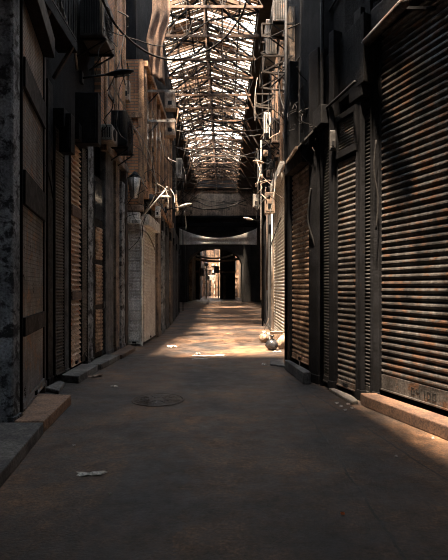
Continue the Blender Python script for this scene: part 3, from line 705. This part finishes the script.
# ------------------------------------------------------------------ roof
RX, RL, RR, ZR, ZE, ZT = -.70, -2.62, 1.25, 12.05, 11.4, 10.5
e_l = MB().box(1.25, 1.95, 9.2, 47, 11.3, 11.6); struct(e_l.build('trim_1', 'darkbeam')); struct(MB().box(-5.2, 6.2, 45.7, 47.0, 12.1, 12.25).build('gate_sun_blocker', 'darkbeam'))  # second slab added to keep the sun off the gate cornice
struct(MB().box(-5.2, -2.62, 9.2, 47, 11.3, 11.6).build('trim_2', 'darkbeam'))
struct(MB().box(1.95, 6.2, 9.2, 47, 11.3, 11.6).build('trim_3', 'darkbeam'))
trs = [10.2+1.75*i for i in range(21)]
def truss():
    e = root('roof_truss', '', 'roof truss', (RX, 0, ZE)); l, r, t, b = RL-RX, RR-RX, ZR-ZE, ZT-ZE
    MB().bar((l,0,0),(0,0,t),.07,.11).build('rafter', 'beam', e); MB().bar((r,0,0),(0,0,t),.07,.11).build('rafter', 'beam', e)
    MB().bar((l,0,b),(r,0,b),.06,.08).build('tie_beam', 'beam', e)
    MB().bar((0,0,b),(0,0,t),.06).build('king_post', 'beam', e)
    w = MB(); n = 6
    for s_, e_ in ((l, 0), (0, r)):
        for i in range(3):
            xa, xb = s_+(e_-s_)*i/3, s_+(e_-s_)*(i+1)/3
            f = lambda x: t*(1-abs(x)/abs(l if x < 0 else r)) if x else t
            w.bar((xa,0,b),(xb,0,f(xb)),.03).bar((xa,0,f(xa)),(xb,0,b),.03).bar((xa,0,b),(xa,0,f(xa)),.03)
    w.build('web_bracing', 'darkbeam', e)
    return e
tr0 = truss()
def copy_tree(o, par=None):
    c = o.copy(); COL.objects.link(c)
    if par: c.parent = par
    for ch in list(o.children): copy_tree(ch, c)
    return c
words = 'first second third fourth fifth sixth seventh eighth ninth tenth eleventh twelfth thirteenth fourteenth fifteenth sixteenth seventeenth eighteenth nineteenth twentieth twenty-first'.split()
for i, y in enumerate(trs):
    t = tr0 if i == 0 else copy_tree(tr0)
    t.location = (RX, y, ZE+random.uniform(-.03,.03)); t['label'] = f'brown roof truss, {words[i]} counting away from the viewer'; t['group'] = 'roof trusses over the street'
# purlins and ridge beam
def purlin(u, label, w=.06, mat='darkbeam'):
    x = RL+(RX-RL)*u if u <= 1 else RX+(RR-RX)*(u-1); z = ZE+(ZR-ZE)*(u if u <= 1 else 2-u)+.04
    tag(MB().bar((0,0,0),(0,36.5,0),w).build('purlin', mat, None, 0, (x, 9.6, z)), label, 'roof beam')
purlin(1, 'thick ridge beam along the top of the roof', .13)
for u, lb in ((.02,'purlin at the left eave of the roof'),(.35,'lower purlin on the left roof slope'),(.68,'upper purlin on the left roof slope'),(1.32,'upper purlin on the right roof slope'),(1.65,'lower purlin on the right roof slope'),(1.98,'purlin at the right eave of the roof')):
    purlin(u, lb)
# long diagonal wind braces under the ties
for i in range(0, 19, 2):
    sgn = 1 if i % 4 == 0 else -1
    a = Vector((RL if sgn > 0 else RR, trs[i], ZT)); b = Vector((RR if sgn > 0 else RL, trs[i+1], ZT+.02))
    tag(rebase(MB().bar(a, b, .03), a).build('wind_brace', 'darkbeam', None, 0, a), 'thin diagonal brace lying across the tie beams of the trusses', 'brace', 'diagonal braces between the trusses')
# thin crossed rods under each roof slope, and hanging struts below the ties further back
for i in range(3, 20):
    for s_, xe in ((-1, RL), (1, RR)):
        o_ = Vector((xe, trs[i], ZE-.05)); mb = MB()
        for p_, q_ in (((xe, trs[i], ZE), (RX, trs[i+1], ZR)), ((xe, trs[i+1], ZE), (RX, trs[i], ZR))):
            mb.bar(Vector(p_)-Vector((0,0,.05)), Vector(q_)-Vector((0,0,.05)), .06)
        tag(rebase(mb, o_).build('cross_brace', 'blackmetal', None, 0, o_), f"black crossed brace under the {words[i]} bay of the {'left' if s_ < 0 else 'right'} roof slope", 'brace', 'crossed braces under the roof slopes')
rnd = random.Random(4)
for i in range(6, 19):
    for k in range(4):
        x0_, x1_ = rnd.uniform(RL, RR), rnd.uniform(RL, RR); z_ = ZT-rnd.choice((0,.0,.8,1.2))
        a_ = Vector((x0_, trs[i]+.1, ZT)); b_ = Vector((RX+(x0_-RX)*1.25 if k % 2 else x1_, trs[i]+rnd.uniform(.2,1.6), ZR-.3 if k % 2 else ZT+.02))
        tag(rebase(MB().bar(a_, b_, .032), a_).build('loose_batten', rnd.choice(('beam','darkbeam','tanbox')), None, 0, a_), 'one of the loose battens lodged among the roof trusses', 'batten', 'loose battens among the trusses')
# slatted covering, bay by bay
def bay(i, side, gapp, label, mat='slat', hole=False):
    y0, y1 = trs[i], trs[i]+1.75; mb = MB(); y = y0
    l = (RL-RX) if side < 0 else (RR-RX); rnd = random.Random(i*7+side)
    while y < y1-.01:
        w = rnd.uniform(.07,.13); w = min(w, y1-y)
        if rnd.random() > gapp:
            u0, u1 = 0.0, 1.02
            if hole: u0 = rnd.uniform(.35,.6)
            elif rnd.random() < .25: u1 = rnd.uniform(.5,.9)
            jz = rnd.uniform(0,.05)
            mb.bar((l*u0, y+w/2-y0, (ZR-ZE)*(1-u0)+.1+jz), (l*u1, y+w/2-y0+rnd.uniform(-.04,.04), (ZR-ZE)*(1-u1)+.1+jz), .02, w*.92, up=(0,1,0))
        y += w
    # nailing battens
    if mb.v:
        tag(mb.build('slatted_roof', mat, None, 0, (RX, y0, ZE)), label, 'roof covering', 'slatted roof bays', 'thing')
for i in range(20):
    for side, sn in ((-1,'left'),(1,'right')):
        lb = f'wooden slats of the {words[i]} roof bay, {sn} slope'
        if i < 3: continue
        elif i < 8: gapp, hole = .16, False
        elif i < 11: gapp, hole = .07, False
        elif i in (12,13): gapp, hole = .5, True
        else: gapp, hole = .02, False
        bay(i, side, gapp, lb, 'slat', hole)

# ------------------------------------------------------------------ gate at the far end
def arch_wall(x0, x1, z1, ax0, ax1, spring, top, y0, y1, n=16):
    """wall with an arched opening, built as quads front/back plus soffit"""
    c = (ax0+ax1)/2; r = (ax1-ax0)/2; pts = [(ax0, 0)]
    for k in range(n+1):
        t = PI-PI*k/n; pts.append((c+r*math.cos(t), spring+(top-spring)*math.sin(t)))
    pts.append((ax1, 0)); mb = MB()
    for k in range(len(pts)-1):
        (xa, za), (xb, zb) = pts[k], pts[k+1]
        vs = []
        for y in (y0, y1): vs += [(xa,y,za),(xb,y,zb)]
        mb.add(vs, [(0,1,3,2)])
        if abs(xb-xa) > 1e-6:
            for y in (y0, y1): mb.add([(xa,y,za),(xb,y,zb),(xb,y,z1),(xa,y,z1)], [(0,1,2,3)])
    for y in (y0, y1): mb.add([(x0,y,0),(ax0,y,0),(ax0,y,z1),(x0,y,z1)], [(0,1,2,3)]).add([(ax1,y,0),(x1,y,0),(x1,y,z1),(ax1,y,z1)], [(0,1,2,3)])
    mb.add([(x0,y0,z1),(x1,y0,z1),(x1,y1,z1),(x0,y1,z1)], [(0,1,2,3)])
    return mb
e = root('arched_gate', 'dark arched gateway closing the far end of the street', 'gate', (-.9,48,0))
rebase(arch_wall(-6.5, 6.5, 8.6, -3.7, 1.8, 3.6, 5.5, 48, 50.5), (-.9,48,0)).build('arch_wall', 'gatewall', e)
MB().box(-3.9,5.0,-.12,0,8.6,11.2).build('frieze', 'plaster', e)
MB().box(-3.9,5.0,-.25,-.0,7.5,7.9).build('cornice', 'darkwall', e, .03)
MB().box(-3.9,5.0,-.35,-.0,8.35,8.6).build('cornice', 'darkwall', e, .03)
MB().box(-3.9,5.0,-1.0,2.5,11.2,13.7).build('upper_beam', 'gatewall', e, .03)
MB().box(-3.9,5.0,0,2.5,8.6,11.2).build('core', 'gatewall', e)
MB().add([(-1.6,-.2,7.0),(2.4,-.2,7.0),(.3,-.2,8.1),(-1.6,0,7.0),(2.4,0,7.0),(.3,0,8.1)], [(0,1,2),(3,5,4),(0,3,4,1),(1,4,5,2),(2,5,3,0)]).build('pediment', 'darkwall', e)
for x in (-3.3, 3.2): MB().box(x-.35, x+.35, -.4, 0, 0, 7.4).build('pilaster', 'gatewall', e, .03)
# canvas banner
def festoon(x0, x1, y, zt, sag, zb, sagb, mat, name, label, cat, n=40, m=10, amp=.12):
    vs = []; fs = []; o = Vector((x0, y, zt))
    for j in range(m+1):
        for i in range(n+1):
            u = i/n; s_ = 4*u*(1-u); top = zt-sag*s_; bot = zb-sagb*s_
            v = j/m; z = top+(bot-top)*v
            vs.append(Vector((x0+(x1-x0)*u, y+amp*math.sin(v*9+3*s_)*(.3+s_), z))-o)
    k = len(vs); vs += [v+Vector((0,.03,0)) for v in vs]; w = n+1
    for j in range(m):
        for i in range(n): q = j*w+i; fs += [(q,q+1,q+w+1,q+w),(q+k,q+w+k,q+w+1+k,q+1+k)]
    for i in range(n): fs += [(i,i+k,i+1+k,i+1),(m*w+i,m*w+i+1,m*w+i+1+k,m*w+i+k)]
    for j in range(m): fs += [(j*w,(j+1)*w,(j+1)*w+k,j*w+k),(j*w+n,j*w+n+k,(j+1)*w+n+k,(j+1)*w+n)]
    return tag(MB().add(vs, fs, True).build(name, mat, None, 0, o), label, cat)
festoon(-3.72, 2.75, 40, 6.4, .8, 5.0, -.05, 'canvas', 'canvas_banner', 'grey sagging canvas stretched across the street before the gate', 'banner', amp=.05)

# small alley beyond the gate
struct(MB().box(-9, -3.4, 50.6, 90, 0, 12).build('wall_alley_left', 'alleywall'))
struct(MB().box(2.2, 9, 50.6, 90, 0, 12).build('wall_alley_right', 'alleywall'))
struct(MB().box(-9, 9, 90, 90.5, 0, 20).build('wall_alley_end', 'alleywall'))
def shop(x0, x1, y, depth, h, mat, label, bays):
    e = root('shop_building', label, 'building', (x0, y, 0)); w = x1-x0
    MB().box(0, w, 0, depth, 0, h).build('wall', mat, e)
    MB().box(-.1, w+.1, -.15, 0, h*.36, h*.36+.25).build('cornice', 'plaster', e)
    for i in range(bays+1): MB().box(w*i/bays-.15, w*i/bays+.15, -.12, 0, 0, h).build('pilaster', mat, e)
    for i in range(bays):
        xa, xb = w*i/bays+.25, w*(i+1)/bays-.25
        if xb-xa > .2:
            curtain_mb(xa, xb, .05, h*.33, .2, .05).build('shutter', 'alleydark' if i % 2 else 'brownshutter', e).location = (0,-.03,0)
            f = MB().box(xa+.05, xb-.05, -.06, .0, h*.48, h*.75).build('window', 'wood', e); MB().box(xa+.13, xb-.13, -.08, -.05, h*.49, h*.73).build('pane', 'glass', f)
    return e
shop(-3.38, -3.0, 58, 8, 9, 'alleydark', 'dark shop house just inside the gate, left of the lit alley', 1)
shop(-3.35, 0.9, 79, 6, 12, 'alleywall', 'sunlit tan building closing the alley beyond the gate', 6)
struct(MB().box(-9, 9, 50.6, 62, 9.4, 9.7).build('alley_sun_blocker', 'darkwall'))  # unseen slab added to shade the near part of the alley
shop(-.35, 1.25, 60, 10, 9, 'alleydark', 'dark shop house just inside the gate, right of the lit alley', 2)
shop(1.2, 2.15, 72, 4, 8, 'alleywall', 'sunlit tan pier of wall inside the gate at the right', 1)
for x_, y_, lb in ((-2.3,62,'pale lamp post inside the gate, nearest the dark left house'),(-1.5,66,'pale lamp post in the middle of the alley')):
    e = root('lamp_post', lb, 'lamp post', (x_, y_, 0))
    MB().tube([(0,0,0),(0,0,4.2)], .07, 8).build('pole', 'whitebox', e); MB().lathe([(.2,4.2),(.28,4.5),(.1,4.7)], n=8).build('lamp_head', 'acbody', e)
def alley_box(px0, px1, py0, py1, D, mat, label, cat, name, group=None): box_thing(name, px0, px1, py0, py1, D, .4, mat, label, cat, door=False, group=group)
alley_box(208,214.5,275,280,64,'whitebox','white sign hanging in the alley beyond the gate','sign','hanging_sign')
alley_box(206,214,243.5,250,54,'paper','bright white light panel hung just behind the arch top','light','hanging_light')
alley_box(199,204,268,276,60,'acbody','grey air conditioner on the left inside the gate','air conditioner','air_conditioner')
alley_box(201,206,264,270,66,'tanbox','tan air conditioner above the alley mouth','air conditioner','air_conditioner')
alley_box(214,219,266,273,61,'acbody','grey air conditioner on the right inside the gate','air conditioner','air_conditioner')
for x_, z_, y_, lb in ((-2.9,3.6,56.5,'tan pipe bundle at the left edge inside the gate'),(-1.2,3.2,70,'brown downpipe in the middle of the lit alley'),(-.75,3.8,64,'pale downpipe on the right of the lit alley')):
    tag(MB().tube([(0,0,0),(0,0,z_),(.15,0,z_+.3),(.15,0,z_+1.6)], .08, 6).build('downpipe', 'tanbox', None, 0, (x_, y_, 0)), lb, 'pipe')
rnd = random.Random(21)
for k in range(14):
    alley_box(*(lambda x, y, s_: (x, x+s_, y, y+s_*rnd.uniform(.5,1.1)))(rnd.uniform(194,216), rnd.uniform(264,281), rnd.uniform(2,4.5)), rnd.uniform(62,74), rnd.choice(('acbody','blackmetal','tanbox','darkshutter')), 'one of the small wall boxes cluttering the alley beyond the gate', 'box', 'wall_box', 'wall boxes in the alley')
festoon(-3.3, 1.0, 53, 5.2, .45, 5.0, .45, 'whitebox', 'awning_strip', 'pale curved awning strip hanging inside the arch', 'awning', amp=.02)
festoon(-3.3, 1.8, 52, 4.75, .35, 4.45, .3, 'tanbox', 'awning_strip', 'tan sagging awning strip just below the pale one inside the arch', 'awning', amp=.05)

# ------------------------------------------------------------------ cables
def cable(pts, r=.012, mat='cable', sag=.0, label='', group=None, n=14, name='cable'):
    """pts: (px,py,D) places; smooth curve through them with sag between"""
    W_ = [P(*q) for q in pts]; out = []
    if len(W_) == 2: 
        for i in range(n+1):
            u = i/n; q = W_[0].lerp(W_[1], u); q.z -= sag*4*u*(1-u); out.append(q)
    else:
        E = [W_[0]*2-W_[1]]+W_+[W_[-1]*2-W_[-2]]
        for k in range(len(W_)-1):
            p0,p1,p2,p3 = E[k:k+4]
            for i in range(6):
                t = i/6; q = .5*((2*p1)+(p2-p0)*t+(2*p0-5*p1+4*p2-p3)*t*t+(3*p1-p0-3*p2+p3)*t**3); q.z -= sag*4*t*(1-t); out.append(q)
        out.append(W_[-1])
    o = out[0].copy()
    return tag(MB().tube([q-o for q in out], r, 5).build(name, mat, None, 0, o), label, 'cable', group)
cable([(96,-14,8),(118,28,9.3),(150,54,10.5),(180,59,11),(215,46,11),(240,18,10.5),(252,-20,10)], .022, label='thick black cable sagging right across the street below the roof')
cable([(60,14,9),(130,38,10),(168,45,11),(210,20,11.5)], .012, label='thinner black cable running above the thick sagging one')
cable([(344,-14,7),(318,30,8),(296,62,9.2),(270,88,11)], .018, label='thick black cable slanting down along the upper right wall')
cable([(340,-12,7.2),(322,20,8),(306,46,8.6),(301,54,8.9)], .007, 'palecable', label='thin pale wire slanting beside the thick black cable on the upper right')
cable([(330,-14,8),(308,18,9),(285,30,10),(268,38,11)], .014, label='black cable looping toward the grey units on the upper right wall')
cable([(312,104,8.2),(330,98,7.6),(350,88,7),(362,78,6.6)], .008, 'acbody', label='grey wire sagging under the black boxed canopy')
cable([(278,70,10.5),(281,100,10),(292,118,9),(312,110,8.2)], .012, 'cable', label='black cable drooping behind the tin hood')
cable([(224,168,40),(232,181,42),(244,200,46)], .03, 'palecable', label='pale rope slanting down before the dark beam over the gate')
cable([(219,160,38),(217.5,172,40),(219,179,40),(220.5,172,40),(219,160,38)], .03, 'palecable', label='pale rope loop hanging before the dark beam over the gate')
cable([(311,188,7.55),(309,200,7.55),(308,222,7.55),(313,240,7.5),(316,252,7.5)], .016, label='black cable hanging over the edge of the brown corner shutter')
cable([(376,140,6.1),(374,170,6.1),(378,200,6.1),(376,230,6.1)], .012, label='black cable hanging on the post beside the widest shutter')
cable([(46,165,6.7),(50,180,6.7),(54,200,6.7),(52,160,6.7)], .01, label='looped wire on the brown wooden post')
cable([(181,199,46),(190,206,46),(205,209,46),(225,208,46),(246,200,46)], .06, label='festoon of black cable pinned across the brown gate frieze')
cable([(181,203,46.5),(195,201,46.5),(210,206,46.5),(232,203,46.5),(247,206,46.5)], .04, label='second black cable looping across the brown gate frieze')
cable([(270,248,13),(281,218,13),(285,226,12.4),(287,230,12)], .014, label='black cable kinked in front of the bright whitish shutter')
# tangles
def tangle(cnt, x0, x1, y0, y1, D0, D1, rr, mats_, label, group, steep=1.0, seed=1):
    rnd = random.Random(seed)
    for k in range(cnt):
        x, y, D = rnd.uniform(x0,x1), rnd.uniform(y0,y1), rnd.uniform(D0,D1); pts = []
        dx, dy = rnd.uniform(-1,1)*9, rnd.uniform(.3,1)*14*steep
        for j in range(rnd.choice((3,4,5))):
            pts.append((min(max(x,x0),x1), y, min(max(D,D0),D1))); x += dx*rnd.uniform(.2,1.2)+rnd.uniform(-5,5); y += dy*rnd.uniform(.3,1.1); D += rnd.uniform(-.5,.5)
        cable(pts, rnd.choice(rr)*.7, rnd.choice(mats_), .0, label, group)
tangle(20, 126,168, 120,215, 11.2,11.9, (.008,.012,.016), ('cable','cable','cable','palecable'), 'one of the loose cables tangled around the pale lantern, left', 'cable tangle on the left building corner', seed=3)
tangle(12, 92,128, 0,140, 8.8,9.6, (.010,.014,.02), ('cable',), 'one of the black cables running down the near left wall', 'black cables on the near left wall', 1.6, seed=5)
tangle(22, 255,284, 50,200, 11.2,13.0, (.009,.013,.018), ('cable','cable','acbody','palecable'), 'one of the loose cables tangled over the right wall units', 'cable tangle on the right wall', 1.3, seed=8)
tangle(8, 290,318, 60,130, 7.7,8.4, (.008,.012), ('cable',), 'one of the cables bunched above the brown corner shutter', 'cables above the brown corner shutter', .8, seed=11)
tangle(10, 174,186, 150,225, 18,21, (.014,.02), ('cable','acbody'), 'one of the cables on the far left wall before the gate', 'cables on the far left wall', 1.0, seed=13)
cable([(112,84,9.5),(130,118,10.5),(146,158,11.5),(160,188,12.4)], .012, 'palecable', label='pale cable running down from the long street lamp to the slanting pole')
cable([(128,118,11.5),(148,150,11.8),(156,190,12.0),(142,216,12.0)], .012, 'palecable', label='pale cable dropping to the white floodlight')
cable([(136,229,11.8),(146,232,11.8),(152,242,11.9),(155,250,12.0)], .016, 'palecable', label='pale conduit curving from the floodlight to the corner')
tangle(18, 256,284, 90,205, 12.4,13.4, (.008,.012,.016), ('cable','acbody','palecable','tanbox'), 'one of the short wires hanging below the right wall units', 'short wires on the right wall', .6, seed=31)
tangle(10, 140,176, 150,215, 12.9,13.6, (.010,.014), ('cable','acbody'), 'one of the wires hanging on the timber bay corner', 'wires on the timber bay corner', .9, seed=37)
tangle(14, 288,326, 100,150, 7.2,8.2, (.008,.011), ('cable',), 'one of the wires drooping between tin hood and black posts', 'wires over the louvred shutter', .5, seed=41)
rnd = random.Random(52)
for k in range(9):
    D_ = rnd.uniform(13, 30); z_ = rnd.uniform(7.4, 10.3); a_ = Vector((lx(D_)+.05 if D_ > 14.3 else -2.0, D_, z_)); D2 = D_+rnd.uniform(-1.5, 1.5)
    b_ = Vector(((rx(D2)-.05 if D2 > 15.1 else 1.5), D2, z_+rnd.uniform(-.7,.7))); sg = rnd.uniform(.1,.8); pts = []
    for i in range(15):
        u = i/14; q = a_.lerp(b_, u); q.z -= sg*4*u*(1-u); pts.append(q-a_)
    tag(MB().tube(pts, rnd.choice((.014,.02,.026)), 5).build('cable', rnd.choice(('cable','cable','acbody')), None, 0, a_), 'one of the wires strung from wall to wall across the street under the roof', 'cable', 'wires strung across the street')
for k in range(26):   # lattice of light props standing under both eaves
    sd_ = -1 if k % 2 else 1; y_ = 21+k*.95; xw = (lx(y_)+.12) if sd_ < 0 else (rx(y_)-.12); xe = RL+.1 if sd_ < 0 else RR-.1
    a_ = Vector((xw, y_, 7.2+rnd.uniform(0,1.6))); b_ = Vector((xe+rnd.uniform(.1,.9)*(-sd_), y_+rnd.uniform(-.8,.8), ZT))
    tag(MB().bar((0,0,0), b_-a_, .05).build('eave_prop', rnd.choice(('beam','darkbeam','darkbeam')), None, 0, a_), f"slanting prop between the {'left' if sd_ < 0 else 'right'} wall and the roof trusses", 'prop', f"eave props on the {'left' if sd_ < 0 else 'right'} side")
# small fittings crowding both walls
for k in range(18):
    left = k % 3 == 0; D_ = rnd.uniform(12.6, 14.2)
    px_ = rnd.uniform(143,166) if left else rnd.uniform(258,281); py_ = rnd.uniform(125,208); s_ = rnd.uniform(2.2,5.5)
    box_thing('wall_fitting', px_, px_+s_, py_, py_+s_*rnd.uniform(.8,2), D_, .15, rnd.choice(('acbody','tanbox','whitebox','blackmetal','wood')), 'one of the small fittings crowding the ' + ('timber bay, left' if left else 'right wall between the units'), 'fitting', group='small fittings on the ' + ('left' if left else 'right') + ' wall')
# conduits on the far right: small clutter
for i, (px_, py0, py1, D_) in enumerate(((258,150,250,16),(261,140,300,15.6),(267,214,290,14.5),(272,214,310,13.6))):
    a = P(px_, py1, D_); b = P(px_, py0, D_)
    tag(MB().tube([(0,0,0), b-a], .022, 6).build('conduit', ['blackmetal','acbody','wood','whitebox'][i], None, 0, a),
        ['black conduit left of the grey meter box','grey conduit tall behind the grey meter box','brown conduit below the tan meter box','whitish conduit edging the bright shutter'][i], 'pipe')

# ------------------------------------------------------------------ light
w = bpy.data.worlds.new('daylight'); S.world = w; w.use_nodes = True
nt = w.node_tree; nt.nodes.clear()
out = N(nt, 'ShaderNodeOutputWorld'); bg = N(nt, 'ShaderNodeBackground')
tc = N(nt, 'ShaderNodeTexCoord').outputs['Generated']
n_ = noise(nt, tc, 3.0, 5, .6)
sz = N(nt, 'ShaderNodeSeparateXYZ'); nt.links.new(tc, sz.inputs[0])
warm = ramp(nt, n_, [(.35, (1.0,.82,.66)), (.65, (1.0,.93,.84))]); cool = ramp(nt, n_, [(.35, (.62,.74,.9)), (.65, (.78,.88,1.0))])
nt.links.new(mixc(nt, ramp(nt, math_('SUBTRACT', sz.outputs[2], math_('MULTIPLY', sz.outputs[1], .7)), [(.0, (0,0,0)), (.5, (1,1,1))]), warm, cool), bg.inputs[0]); bg.inputs[1].default_value = 4.2
nt.links.new(bg.outputs[0], out.inputs[0])
sd = bpy.data.lights.new('sun', 'SUN'); sd.energy = 27; sd.angle = math.radians(4.5); sd.color = (1, .80, .60)
so = bpy.data.objects.new('sun', sd); COL.objects.link(so)
d = Vector((.12, .28, -1)).normalized(); so.rotation_euler = d.to_track_quat('-Z', 'Y').to_euler(); so.location = (0, 0, 20)

# ------------------------------------------------------------------ camera
cd = bpy.data.cameras.new('camera'); cd.sensor_fit = 'HORIZONTAL'; cd.sensor_width = 36; cd.lens = F/448*36
cd.shift_y = (HOR-280)/448; cd.clip_end = 300
co_ = bpy.data.objects.new('camera', cd); COL.objects.link(co_); co_.location = (0,0,H); co_.rotation_euler = (PI/2,0,0)
S.camera = co_
S.view_settings.view_transform = 'Standard'; S.view_settings.look = 'None'; S.view_settings.gamma = 1; S.view_settings.use_curve_mapping = False
S.view_settings.exposure = EXPO
S.cycles.use_denoising = True; S.cycles.filter_width = 1.0; S.cycles.max_bounces = 8; S.cycles.diffuse_bounces = 5; S.cycles.sample_clamp_indirect = 4
